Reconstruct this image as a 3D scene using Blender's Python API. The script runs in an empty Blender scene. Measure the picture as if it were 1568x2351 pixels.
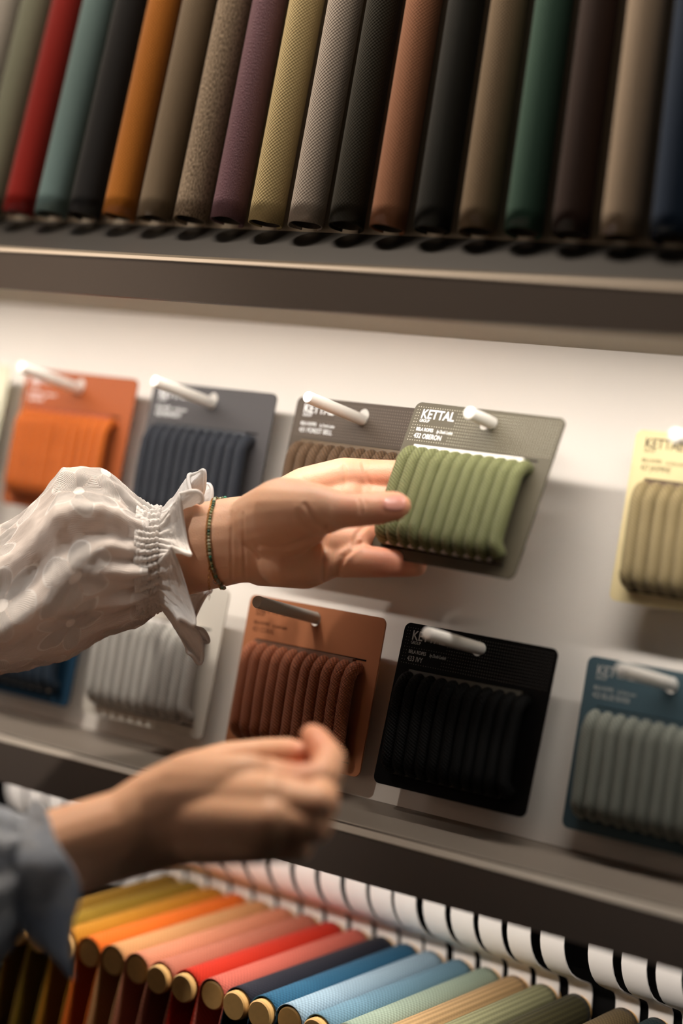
import bpy, bmesh, math, random
import numpy as np
from mathutils import Vector, Matrix, noise
from mathutils.bvhtree import BVHTree

SC = bpy.context.scene
COL = SC.collection
rnd = random.Random(7)
PI = math.pi

# ------------------------------------------------------------------ camera
# wall frame: x along the display (right), y into the wall, z up; metres
CAM = Vector((0, -1.0, 0))
c_right = Vector((0.78784673, 0.57752186, 0.21392996)).normalized()
c_down = Vector((0.11442415, 0.20405232, -0.97224985)).normalized()
c_fwd = Vector((-0.60514845, 0.79046262, 0.09467951)).normalized()
FPX, CX, CY = 4773.0, 784.0, 1175.5
cam_d = bpy.data.cameras.new('camera'); cam = bpy.data.objects.new('camera', cam_d); COL.objects.link(cam)
cam.matrix_world = Matrix(((c_right.x, -c_down.x, -c_fwd.x, CAM.x), (c_right.y, -c_down.y, -c_fwd.y, CAM.y),
                           (c_right.z, -c_down.z, -c_fwd.z, CAM.z), (0, 0, 0, 1)))
cam_d.sensor_fit = 'HORIZONTAL'; cam_d.sensor_width = 24.0; cam_d.lens = FPX * 24.0 / 1568
cam_d.clip_start = 0.02
cam_d.dof.use_dof = True; cam_d.dof.focus_distance = 1.195; cam_d.dof.aperture_fstop = 1.9
SC.camera = cam

# ------------------------------------------------------------------ light
wd = bpy.data.worlds.new('world'); SC.world = wd; wd.use_nodes = True
wd.node_tree.nodes['Background'].inputs[0].default_value = (0.75, 0.72, 0.70, 1)
wd.node_tree.nodes['Background'].inputs[1].default_value = 0.012

def area(name, loc, direction, sx, sy, power, color, spread=180, xdir=Vector((1, 0, 0))):
    d = bpy.data.lights.new(name, 'AREA'); d.shape = 'RECTANGLE'; d.size = sx; d.size_y = sy
    d.energy = power; d.color = color; d.spread = math.radians(spread)
    o = bpy.data.objects.new(name, d); COL.objects.link(o)
    z = -Vector(direction).normalized(); x = (xdir - xdir.dot(z) * z).normalized(); y = z.cross(x)
    o.matrix_world = Matrix(((x.x, y.x, z.x, loc[0]), (x.y, y.y, z.y, loc[1]), (x.z, y.z, z.z, loc[2]), (0, 0, 0, 1)))
    return o
WARM = (1.0, 0.84, 0.68)
LED = (1.0, 0.94, 0.88)
area('led_light_shelf', (-0.80, -0.1330, 0.2200), (0, 1.05, -1), 2.6, 0.008, 4.1, LED, 126)          # strip under the upper shelf
area('led_light_top_bay', (-0.80, -0.200, 0.640), (0, 0.22, -1), 2.6, 0.012, 2.4, WARM)       # strip over the top row
area('led_light_low_bay', (-0.80, -0.026, -0.0780), (0, 0.50, -1), 2.6, 0.010, 2.8, LED)       # strip under the lower shelf
area('ceiling_light', (-1.05, -0.33, 1.15), (0.2, 0.10, -1), 0.5, 0.14, 17.0, WARM)             # ceiling spots, soft
area('cool_fill_light', (-1.75, -1.70, 0.25), (0.75, 1.2, -0.35), 0.9, 0.9, 1.0, (0.78, 0.88, 1.0))                   # added weak cool fill from front left, tints the lower sleeve
sd = bpy.data.lights.new('sleeve_fill_spot', 'SPOT'); sd.energy = 54; sd.color = (1.0, 0.93, 0.85); sd.spot_size = math.radians(17); sd.spot_blend = 1.0; sd.shadow_soft_size = 0.04
so = bpy.data.objects.new('sleeve_fill_spot', sd); COL.objects.link(so); so.location = (-1.25, -1.25, 1.15)      # added spot aimed at the lace sleeve to brighten its front
so.rotation_euler = (Vector((-0.92, -0.14, 0.10)) - Vector(so.location)).to_track_quat('-Z', 'Y').to_euler()
SC.view_settings.view_transform = 'Standard'; SC.view_settings.look = 'None'
SC.view_settings.exposure = 0.0; SC.view_settings.gamma = 1.0; SC.view_settings.use_curve_mapping = False

# ------------------------------------------------------------------ helpers
def at(px, py, y):
    """World point at depth y seen at pixel px,py of the 1568x2351 photograph."""
    d = c_right * ((px - CX) / FPX) + c_down * ((py - CY) / FPX) + c_fwd
    return CAM + d * ((y - CAM.y) / d.y)

def topx(v):
    q = Vector(v) - CAM; w = q.dot(c_fwd)
    return (CX + FPX * q.dot(c_right) / w, CY + FPX * q.dot(c_down) / w)

def tag(o, label=None, cat=None, group=None, kind=None):
    if label: o['label'] = label
    if cat: o['category'] = cat
    if group: o['group'] = group
    if kind: o['kind'] = kind
    return o

def empty(name, loc, label, cat, group=None):
    o = bpy.data.objects.new(name, None); COL.objects.link(o); o.location = loc
    o.empty_display_size = 0.01
    return tag(o, label, cat, group)

def mesh_obj(name, me, mat, parent=None):
    o = bpy.data.objects.new(name, me); COL.objects.link(o)
    if mat and not me.materials: me.materials.append(mat)
    if parent: o.parent = parent
    return o

def from_bm(name, bm, mat, parent=None, smooth=False, angle=None):
    me = bpy.data.meshes.new(name); bm.normal_update(); bm.to_mesh(me); bm.free()
    if smooth: me.shade_smooth()
    if angle is not None:
        me.shade_smooth(); me.set_sharp_from_angle(angle=math.radians(angle))
    return mesh_obj(name, me, mat, parent)

def add_box(bm, lo, hi, bev=0.0, seg=2):
    lo = Vector(lo); hi = Vector(hi)
    r = bmesh.ops.create_cube(bm, size=1.0, matrix=Matrix.Translation((lo + hi) / 2) @ Matrix.Diagonal((*(hi - lo), 1)))
    if bev > 0:
        es = list({e for v in r['verts'] for e in v.link_edges})
        bmesh.ops.bevel(bm, geom=es, offset=bev, segments=seg, affect='EDGES', profile=0.5)

def box(name, lo, hi, mat, parent=None, bev=0.0, seg=2):
    bm = bmesh.new(); add_box(bm, lo, hi, bev, seg); return from_bm(name, bm, mat, parent, angle=40 if bev else None)

def extrude_x(bm, prof, x0, x1, closed=True):
    a = [bm.verts.new((x0, y, z)) for y, z in prof]; b = [bm.verts.new((x1, y, z)) for y, z in prof]
    n = len(prof)
    for i in range(n if closed else n - 1):
        j = (i + 1) % n; bm.faces.new((a[i], a[j], b[j], b[i]))
    if closed: bm.faces.new(a[::-1]); bm.faces.new(b)

def tube(bm, pts, r, n=12, closed=False, caps=True, uv=None, uvs=1.0, ref=Vector((1, 0, 0))):
    """Swept circle; r number or list."""
    pts = [Vector(p) for p in pts]; N = len(pts); rings = []; lens = [0.0]
    for i in range(1, N): lens.append(lens[-1] + (pts[i] - pts[i - 1]).length)
    for i, p in enumerate(pts):
        if closed: t = pts[(i + 1) % N] - pts[i - 1]
        else: t = pts[min(i + 1, N - 1)] - pts[max(i - 1, 0)]
        t.normalize()
        e1 = ref - ref.dot(t) * t
        if e1.length < 1e-4: e1 = Vector((0, 0, 1)) - t.z * t
        e1.normalize(); e2 = t.cross(e1)
        rr = r[i] if isinstance(r, (list, tuple)) else r
        rings.append([bm.verts.new(p + (e1 * math.cos(2 * PI * k / n) + e2 * math.sin(2 * PI * k / n)) * rr) for k in range(n)])
    L = bm.loops.layers.uv.verify() if uv else None
    for i in range(N if closed else N - 1):
        j = (i + 1) % N
        for k in range(n):
            m = (k + 1) % n
            f = bm.faces.new((rings[i][k], rings[i][m], rings[j][m], rings[j][k]))
            if L:
                u0 = lens[i]; u1 = lens[j] if j else lens[i]
                for l, (uu, vv) in zip(f.loops, ((u0, k / n), (u0, (k + 1) / n), (u1, (k + 1) / n), (u1, k / n))): l[L].uv = (uu, vv)
    if caps and not closed:
        bm.faces.new(rings[0][::-1]); bm.faces.new(rings[-1])

def lin(c):
    if isinstance(c, str):
        c = [int(c[i:i + 2], 16) / 255 for i in (0, 2, 4)]
    return tuple((x / 12.92 if x <= 0.04045 else ((x + 0.055) / 1.055) ** 2.4) for x in c) + (1,)

# ------------------------------------------------------------------ materials
def newmat(name):
    m = bpy.data.materials.new(name); m.use_nodes = True
    nt = m.node_tree; return m, nt, nt.nodes['Principled BSDF']

def math_node(nt, op, a, b=None, c=None):
    n = nt.nodes.new('ShaderNodeMath'); n.operation = op
    for i, v in enumerate((a, b, c)):
        if v is None: continue
        if isinstance(v, (int, float)): n.inputs[i].default_value = v
        else: nt.links.new(v, n.inputs[i])
    return n.outputs[0]

def bump(nt, P, h, strength, dist):
    b = nt.nodes.new('ShaderNodeBump'); b.inputs['Strength'].default_value = strength; b.inputs['Distance'].default_value = dist
    nt.links.new(h, b.inputs['Height']); nt.links.new(b.outputs[0], P.inputs['Normal']); return b

def plain(name, col, rough=0.5, spec=0.5, metal=0.0, grain=0.0, gscale=400, bstr=0.0, sheen=0.0, mottling=0.06):
    m, nt, P = newmat(name); c = lin(col)
    P.inputs['Roughness'].default_value = rough; P.inputs['Metallic'].default_value = metal
    P.inputs['Specular IOR Level'].default_value = spec; P.inputs['Sheen Weight'].default_value = sheen
    tc = nt.nodes.new('ShaderNodeTexCoord'); nz = nt.nodes.new('ShaderNodeTexNoise'); nz.inputs['Scale'].default_value = gscale
    nz.inputs['Detail'].default_value = 3; nt.links.new(tc.outputs['Object'], nz.inputs['Vector'])
    mx = nt.nodes.new('ShaderNodeMix'); mx.data_type = 'RGBA'
    k = max(grain, mottling)
    mx.inputs[6].default_value = (*[x * (1 - k) for x in c[:3]], 1); mx.inputs[7].default_value = (*[min(1, x * (1 + k)) for x in c[:3]], 1)
    nt.links.new(nz.outputs['Fac'], mx.inputs[0]); nt.links.new(mx.outputs[2], P.inputs['Base Color'])
    if bstr: bump(nt, P, nz.outputs['Fac'], bstr, 0.0005)
    return m

def weave(name, col, scale=1400, rough=0.85, contrast=0.25, col2=None, rib=0.0, melange=0.0, bstr=0.5, uvmap=True, sheen=0.04):
    """Woven cloth over UVs in metres; rib = extra lengthwise ribs, melange = flecked yarn."""
    m, nt, P = newmat(name); c = lin(col); c2 = lin(col2) if col2 else (*[x * (1 - contrast) for x in c[:3]], 1)
    P.inputs['Roughness'].default_value = rough; P.inputs['Specular IOR Level'].default_value = 0.25
    P.inputs['Sheen Weight'].default_value = sheen
    uv = nt.nodes.new('ShaderNodeUVMap'); sp = nt.nodes.new('ShaderNodeSeparateXYZ'); nt.links.new(uv.outputs[0], sp.inputs[0])
    a = math_node(nt, 'SINE', math_node(nt, 'MULTIPLY', sp.outputs[0], scale * PI))
    b = math_node(nt, 'SINE', math_node(nt, 'MULTIPLY', sp.outputs[1], scale * PI))
    h = math_node(nt, 'MULTIPLY', a, b)
    h = math_node(nt, 'MULTIPLY_ADD', h, 0.5, 0.5)
    if rib:
        r = math_node(nt, 'SINE', math_node(nt, 'MULTIPLY', sp.outputs[1], rib * 2 * PI))
        r = math_node(nt, 'MULTIPLY_ADD', r, 0.5, 0.5)
        h = math_node(nt, 'MULTIPLY_ADD', r, 0.8, math_node(nt, 'MULTIPLY', h, 0.2))
    fac = h
    if melange:
        nz = nt.nodes.new('ShaderNodeTexNoise'); nz.inputs['Scale'].default_value = melange; nz.inputs['Detail'].default_value = 4
        mp = nt.nodes.new('ShaderNodeMapping'); mp.inputs['Scale'].default_value = (0.5, 1.3, 1)
        nt.links.new(uv.outputs[0], mp.inputs[0]); nt.links.new(mp.outputs[0], nz.inputs['Vector'])
        rp = nt.nodes.new('ShaderNodeMapRange'); rp.inputs[1].default_value = 0.35; rp.inputs[2].default_value = 0.65
        nt.links.new(nz.outputs['Fac'], rp.inputs[0]); fac = rp.outputs[0]; h = fac
    mx = nt.nodes.new('ShaderNodeMix'); mx.data_type = 'RGBA'; mx.inputs[6].default_value = c2; mx.inputs[7].default_value = c
    nt.links.new(fac, mx.inputs[0]); nt.links.new(mx.outputs[2], P.inputs['Base Color'])
    bump(nt, P, h, bstr, 0.0004)
    return m

def rope_mat(name, col, dark=0.45):
    m, nt, P = newmat(name); c = lin(col)
    dk = sum(col) < .3
    P.inputs['Roughness'].default_value = 0.6; P.inputs['Specular IOR Level'].default_value = 0.12 if dk else 0.3; P.inputs['Sheen Weight'].default_value = 0.0 if dk else 0.08
    uv = nt.nodes.new('ShaderNodeUVMap'); sp = nt.nodes.new('ShaderNodeSeparateXYZ'); nt.links.new(uv.outputs[0], sp.inputs[0])
    U, V = sp.outputs[0], sp.outputs[1]
    a = math_node(nt, 'ADD', math_node(nt, 'MULTIPLY', U, 2 * PI * 560), math_node(nt, 'MULTIPLY', V, 2 * PI * 8))
    b = math_node(nt, 'SUBTRACT', math_node(nt, 'MULTIPLY', U, 2 * PI * 560), math_node(nt, 'MULTIPLY', V, 2 * PI * 16))
    sa = math_node(nt, 'MULTIPLY_ADD', math_node(nt, 'SINE', a), 0.5, 0.5)
    sb = math_node(nt, 'MULTIPLY_ADD', math_node(nt, 'SINE', b), 0.5, 0.5)
    h = math_node(nt, 'MULTIPLY', math_node(nt, 'POWER', sa, 0.7), math_node(nt, 'MULTIPLY_ADD', sb, 0.65, 0.35))
    mx = nt.nodes.new('ShaderNodeMix'); mx.data_type = 'RGBA'
    mx.inputs[6].default_value = (*[x * dark for x in c[:3]], 1); mx.inputs[7].default_value = c
    nt.links.new(h, mx.inputs[0]); nt.links.new(mx.outputs[2], P.inputs['Base Color'])
    bump(nt, P, h, 0.9, 0.0005)
    return m

def card_mat(name, col, dots=None):
    """Satin printed card; fine dot pattern over the header as flat print (UV in metres from top left)."""
    m, nt, P = newmat(name); c = lin(col)
    P.inputs['Roughness'].default_value = 0.55; P.inputs['Specular IOR Level'].default_value = 0.08 if sum(col) < .3 else 0.25
    tc = nt.nodes.new('ShaderNodeTexCoord'); nz = nt.nodes.new('ShaderNodeTexNoise'); nz.inputs['Scale'].default_value = 2500
    nt.links.new(tc.outputs['Object'], nz.inputs['Vector'])
    bump(nt, P, nz.outputs['Fac'], 0.18, 0.0003)
    P.inputs['Base Color'].default_value = c
    if dots:
        uv = nt.nodes.new('ShaderNodeUVMap'); sp = nt.nodes.new('ShaderNodeSeparateXYZ'); nt.links.new(uv.outputs[0], sp.inputs[0])
        U, V = sp.outputs[0], sp.outputs[1]
        pu, pv = 0.00172, 0.00185
        fu = math_node(nt, 'SUBTRACT', math_node(nt, 'FRACT', math_node(nt, 'DIVIDE', U, pu)), 0.5)
        fv = math_node(nt, 'SUBTRACT', math_node(nt, 'FRACT', math_node(nt, 'DIVIDE', V, pv)), 0.5)
        d = math_node(nt, 'SQRT', math_node(nt, 'ADD', math_node(nt, 'MULTIPLY', fu, fu), math_node(nt, 'MULTIPLY', fv, fv)))
        dot = math_node(nt, 'LESS_THAN', d, 0.135)
        def rng(s, lo, hi): return math_node(nt, 'MULTIPLY', math_node(nt, 'GREATER_THAN', s, lo), math_node(nt, 'LESS_THAN', s, hi))
        area_ = math_node(nt, 'MULTIPLY', rng(V, 0.0018, 0.0240), rng(U, 0.0018, 0.1012))
        logo = math_node(nt, 'MULTIPLY', rng(V, 0.0037, 0.0125), rng(U, 0.0045, 0.0305))
        txt = math_node(nt, 'MULTIPLY', rng(V, 0.0146, 0.0222), rng(U, 0.0045, 0.0290))
        keep = math_node(nt, 'SUBTRACT', 1.0, math_node(nt, 'MAXIMUM', logo, txt))
        fac = math_node(nt, 'MULTIPLY', dot, math_node(nt, 'MULTIPLY', area_, keep))
        mx = nt.nodes.new('ShaderNodeMix'); mx.data_type = 'RGBA'; mx.inputs[6].default_value = c; mx.inputs[7].default_value = lin(dots)
        nt.links.new(fac, mx.inputs[0]); nt.links.new(mx.outputs[2], P.inputs['Base Color'])
    return m

M_wall = plain('white_wall_paint', (0.87, 0.84, 0.80), 0.6, 0.25, gscale=60, mottling=0.008)
M_board = plain('beige_board', (0.62, 0.57, 0.50), 0.6, 0.3, gscale=300, mottling=0.03)
M_dark = plain('dark_bronze_metal', (0.33, 0.29, 0.26), 0.45, 0.4, gscale=500, mottling=0.04)
M_band = plain('dark_satin_panel', (0.105, 0.095, 0.085), 0.40, 0.4, gscale=300, mottling=0.03)
M_rail = plain('taupe_metal_rail', (0.49, 0.445, 0.40), 0.42, 0.45, gscale=300, mottling=0.03)
M_edge = plain('pale_bevel_edge', (0.66, 0.61, 0.55), 0.4, 0.4, mottling=0.03)
M_white = plain('white_powder_coat', (0.90, 0.87, 0.84), 0.45, 0.4, gscale=900, mottling=0.015, bstr=0.05)
M_peg = plain('white_peg_plastic', (0.92, 0.90, 0.86), 0.22, 0.6, mottling=0.01)
M_peg_metal = plain('grey_peg', (0.74, 0.73, 0.69), 0.35, 0.5, metal=0.0, mottling=0.04)
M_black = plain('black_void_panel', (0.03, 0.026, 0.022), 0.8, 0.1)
M_foam = plain('white_foam_insert', (0.88, 0.86, 0.83), 0.7, 0.3, mottling=0.02)
M_wood = plain('pale_dowel_wood', (0.86, 0.68, 0.42), 0.55, 0.35, grain=0.12, gscale=260, bstr=0.1)
M_floor = plain('dark_floor', (0.16, 0.13, 0.11), 0.5, 0.4, mottling=0.1)
M_cardtube = plain('grey_card_tube', (0.25, 0.22, 0.19), 0.8, 0.2)
M_ink_white = plain('white_ink', (0.93, 0.93, 0.92), 0.5, 0.3, mottling=0.0)
M_ink_dark = plain('dark_ink', (0.20, 0.16, 0.11), 0.5, 0.3, mottling=0.0)
M_ink_brown = plain('brown_ink', (0.30, 0.17, 0.09), 0.5, 0.3, mottling=0.0)
M_ink_grey = plain('grey_ink', (0.62, 0.62, 0.60), 0.5, 0.3, mottling=0.0)

# ------------------------------------------------------------------ setting
X0, X1 = -1.75, 0.35
def struct(o): o['kind'] = 'structure'; return o
struct(box('wall_back', (X0, 0.0, -0.0595), (X1, 0.02, 0.262), M_wall))
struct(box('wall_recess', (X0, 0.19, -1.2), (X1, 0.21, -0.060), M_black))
struct(box('wall_upper', (X0, -0.0940, 0.2600), (X1, -0.080, 0.66), M_board))
struct(box('floor', (-2.4, -2.6, -1.42), (1.4, 0.22, -1.40), M_floor))

# upper shelf: dark fascia, chamfered lip, satin riser panel, white soffit
us = empty('shelf', (-0.7, -0.05, 0.2196), 'dark bronze shelf edge under the top row of upright fabric rolls', 'shelf')
def local(o, root): o.data.transform(Matrix.Translation(-root.location)); return o
def fascia(yf, zt, zb, cham, depth, root):
    bm = bmesh.new()
    extrude_x(bm, [(yf, zb), (yf + depth, zb), (yf + depth, zt), (yf + cham, zt), (yf, zt - cham)], X0, X1)
    f = from_bm('fascia', bm, M_dark, root); local(f, root)
    bm = bmesh.new()
    e = 0.0004
    extrude_x(bm, [(yf - e * .6, zt - cham - e * .3), (yf + cham, zt), (yf + cham, zt + e), (yf - e * .6, zt - cham + e)], X0, X1)
    l = from_bm('lip', bm, M_edge, root); local(l, root); l['label'] = 'pale chamfered lip'
fascia(-0.145, 0.2340, 0.2087, 0.0026, 0.0035, us)
bm = bmesh.new(); extrude_x(bm, [(-.1412, .2305), (-.0950, .2668), (-.0930, .2668), (-.1390, .2285)], X0, X1)
bmesh.ops.recalc_face_normals(bm, faces=bm.faces); o = from_bm('sloping_panel', bm, M_band, us); local(o, us)
o = box('soffit', (X0, -0.1380, 0.2330), (X1, 0.0, 0.2370), M_board, us); local(o, us); o['label'] = 'pale underside'
ls = empty('shelf', (-0.7, 0.0, -0.0916), 'dark shelf edge with pale lip below the lower row of rope cards', 'shelf')
fascia(-0.0450, -0.0583, -0.0879, 0.0050, 0.0035, ls)
bm = bmesh.new(); extrude_x(bm, [(-.0380, -.0590), (-.0010, -.0452), (.0004, -.0440), (.0004, -.0475), (-.0370, -.0610)], X0, X1)
bmesh.ops.recalc_face_normals(bm, faces=bm.faces); o = from_bm('sloping_ledge', bm, M_rail, ls); local(o, ls); o['label'] = 'taupe ledge'
o = box('soffit', (X0, -0.0415, -0.0700), (X1, 0.19, -0.0670), M_dark, ls); local(o, ls)
for nm, loc, lab in (('led_strip', (-0.8, -0.1330, 0.2212), 'slim light strip tucked behind the upper shelf edge'),
                     ('led_strip', (-0.8, -0.026, -0.0750), 'slim light strip tucked behind the lower shelf edge')):
    o = box(nm, (-1.30, -0.0065, 0), (1.30, 0.0065, 0.0018), M_white, None, 0.0004); o.location = loc; tag(o, lab, 'light strip')

# ------------------------------------------------------------------ top row: upright fabric rolls
UP = [  # name colour, label words, material
 ('sage green', weave('cloth_sage', (0.44, 0.45, 0.38), 900, contrast=.15)),
 ('deep red', weave('cloth_red', (0.52, 0.055, 0.0), 900, contrast=.2)),
 ('dusty teal blue', weave('cloth_teal_blue', (0.38, 0.47, 0.47), 900, contrast=.15)),
 ('black', weave('cloth_black', (0.05, 0.05, 0.056), 900, contrast=.2)),
 ('amber ochre', weave('cloth_amber', (0.66, 0.40, 0.10), 900, contrast=.2)),
 ('brown taupe', weave('cloth_taupe', (0.45, 0.39, 0.31), 900, contrast=.15)),
 ('flecked beige', weave('cloth_fleck', (0.66, 0.59, 0.50), 900, col2=(0.36, 0.30, 0.24), melange=900, bstr=.4)),
 ('plum purple', weave('cloth_plum', (0.46, 0.33, 0.37), 1100, contrast=.2, melange=1500, rough=.5)),
 ('pale yellow', weave('cloth_pale_yellow', (0.72, 0.65, 0.47), 900, contrast=.12)),
 ('light grey', weave('cloth_light_grey', (0.66, 0.62, 0.58), 900, contrast=.1)),
 ('dark olive', weave('cloth_dark_olive', (0.125, 0.112, 0.06), 900, contrast=.2)),
 ('terracotta pink', weave('cloth_terracotta', (0.60, 0.41, 0.30), 900, contrast=.12)),
 ('black green', weave('cloth_black_green', (0.062, 0.068, 0.048), 900, contrast=.2)),
 ('mid taupe', weave('cloth_mid_taupe', (0.48, 0.41, 0.32), 900, contrast=.12)),
 ('pine green', weave('cloth_pine', (0.20, 0.33, 0.28), 900, contrast=.2)),
 ('dark chocolate', weave('cloth_chocolate', (0.18, 0.105, 0.075), 900, contrast=.2)),
 ('pale beige', weave('cloth_pale_beige', (0.62, 0.55, 0.47), 900, contrast=.12)),
 ('navy blue', weave('cloth_navy', (0.05, 0.15, 0.25), 900, contrast=.2)),
]
UPL = ['sage green upright fabric roll, second from the photo\'s left edge on the top row',
 'deep red upright fabric roll on the top row', 'dusty teal blue upright fabric roll right of the red one',
 'near-black upright fabric roll between the teal blue and the amber rolls', 'amber ochre upright fabric roll on the top row',
 'plain brown taupe upright fabric roll right of the amber one', 'flecked beige melange upright fabric roll left of the plum one',
 'plum purple upright fabric roll with fine leather-like grain', 'pale yellow upright fabric roll right of the plum one',
 'light grey upright fabric roll right of the pale yellow one', 'dark olive upright fabric roll left of the terracotta pink one',
 'terracotta pink upright fabric roll on the top row', 'black-green upright fabric roll right of the terracotta pink one',
 'mid taupe upright fabric roll left of the pine green one', 'pine green upright fabric roll on the top row',
 'dark chocolate upright fabric roll right of the pine green one', 'pale beige upright fabric roll right of the chocolate one',
 'navy blue upright fabric roll at the photo\'s right edge, top row']
def upright_roll(i, x, z0, col, mat, label, lean, height=0.36):
    root = empty('fabric_roll', (x, -0.1062, z0), label, 'fabric roll', 'upright fabric rolls on the top row')
    root.rotation_euler = (0, lean, 0)
    rr = 0.0102; n = 40; nz = 30; bm = bmesh.new(); L = bm.loops.layers.uv.verify(); rings = []
    # cloth sheet wrapped round the tube, ending in a flap on the back left; bottom hem slightly uneven
    ks = n + 1
    for j in range(nz + 1):
        t = j / nz; ring = []
        for k in range(ks):
            a = math.radians(140 + 300 * (k / n))
            r = rr * (1 + 0.010 * math.sin(3 * a + i) * (1 - t) + 0.006 * noise.noise(Vector((i * 3.1, a * 1.5, t * 6))))
            dz = 0.0006 * math.sin(a + i * 1.7) + 0.0007 * noise.noise(Vector((a, i, 0)))
            zz = height * t + (dz if j == 0 else 0)
            ring.append(bm.verts.new((r * math.cos(a), r * math.sin(a), zz)))
        rings.append(ring)
    for j in range(nz):
        for k in range(n):
            f = bm.faces.new((rings[j][k], rings[j][k + 1], rings[j + 1][k + 1], rings[j + 1][k]))
            for l, (kk, jj) in zip(f.loops, ((k, j), (k + 1, j), (k + 1, j + 1), (k, j + 1))):
                l[L].uv = (height * jj / nz, kk / n * rr * 5.24 + i * 0.07)
    o = from_bm('fabric', bm, mat, root, smooth=True)
    s = o.modifiers.new('thick', 'SOLIDIFY'); s.thickness = 0.0009; s.offset = -1
    bm = bmesh.new()   # hollow card tube inside
    for sgn, r in ((1, rr - 0.0012), (-1, rr - 0.0024)):
        rg = [[bm.verts.new((r * math.cos(2 * PI * k / 28), r * math.sin(2 * PI * k / 28), z)) for k in range(28)] for z in (0.0012, height)]
        for k in range(28):
            q = (rg[0][k], rg[0][(k + 1) % 28], rg[1][(k + 1) % 28], rg[1][k])
            bm.faces.new(q if sgn > 0 else q[::-1])
        if sgn > 0: outer = rg
        else: inner = rg
    for e in (0, 1):
        for k in range(28):
            q = (outer[e][k], outer[e][(k + 1) % 28], inner[e][(k + 1) % 28], inner[e][k])
            bm.faces.new(q[::-1] if e == 0 else q)
    from_bm('tube', bm, M_cardtube, root, angle=40)
    return root
for k, (nm, mt) in enumerate(UP):
    i = k - 1
    x = -0.9905 + 0.02955 * i + rnd.uniform(-.0004, .0004)
    upright_roll(i, x, 0.2672 + rnd.uniform(-.0005, .0005), nm, mt, UPL[k], -0.0068 * max(0, i) + rnd.uniform(-.002, .002))
upright_roll(-2, -1.0495, 0.2672, 'pale grey', weave('cloth_pale_grey', (0.60, 0.58, 0.55), 900, contrast=.1),
             'pale grey upright fabric roll cut off by the photo\'s top left corner', 0.0)

# ------------------------------------------------------------------ rope sample cards
CW, CH, CT = 0.1032, 0.0935, 0.0012
def text_mesh(s, size, mat, parent, x, z, y, sx=1.0, bold=0.0, shear=0.0, name='lettering', label=None):
    cu = bpy.data.curves.new('t', 'FONT'); cu.body = s; cu.size = size; cu.offset = bold; cu.shear = shear; cu.extrude = 0.00004
    cu.resolution_u = 3
    t = bpy.data.objects.new('t', cu); COL.objects.link(t)
    dg = bpy.context.evaluated_depsgraph_get(); me = bpy.data.meshes.new_from_object(t.evaluated_get(dg))
    bpy.data.objects.remove(t); bpy.data.curves.remove(cu)
    me.transform(Matrix(((sx, 0, 0, x), (0, 0, -1, y), (0, 1, 0, z), (0, 0, 0, 1))))
    me.materials.clear(); me.name = name
    o = mesh_obj(name, me, mat, parent)
    if label: o['label'] = label
    return o

def card_mesh():
    bm = bmesh.new(); L = bm.loops.layers.uv.verify()
    r = 0.0042; pts = []
    for cx, cz, a0 in ((CW / 2 - r, -r, 0), (-CW / 2 + r, -r, 90), (-CW / 2 + r, -CH + r, 180), (CW / 2 - r, -CH + r, 270)):
        for k in range(9):
            a = math.radians(a0 + 90 * k / 8); pts.append((cx + r * math.cos(a), cz + r * math.sin(a)))
    # hole (ring) and outline bridged by grid fill
    hz, hr = -0.0077, 0.0043
    hole = [(hr * math.cos(2 * PI * k / 32), hz + hr * math.sin(2 * PI * k / 32)) for k in range(32)]
    def loop(ps, y): return [bm.verts.new((x, y, z)) for x, z in ps]
    fo, fh, bo, bh = loop(pts, -CT), loop(hole, -CT), loop(pts, 0), loop(hole, 0)
    for a, b in ((fo, fh), (bo, bh)):
        es = [bm.edges.new((q[i], q[(i + 1) % len(q)])) for q in (a, b) for i in range(len(q))]
        bmesh.ops.triangle_fill(bm, use_beauty=True, use_dissolve=False, edges=es)
    for a, b in ((fo, bo), (bh, fh)):
        for i in range(len(a)):
            j = (i + 1) % len(a); bm.faces.new((a[i], a[j], b[j], b[i]))
    bmesh.ops.recalc_face_normals(bm, faces=bm.faces)
    for f in bm.faces:
        for l in f.loops: l[L].uv = (l.vert.co.x + CW / 2, -l.vert.co.z)
    me = bpy.data.meshes.new('card'); bm.to_mesh(me); bm.free(); me.shade_smooth(); me.set_sharp_from_angle(angle=0.6)
    return me
CARD_ME = card_mesh()

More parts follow.
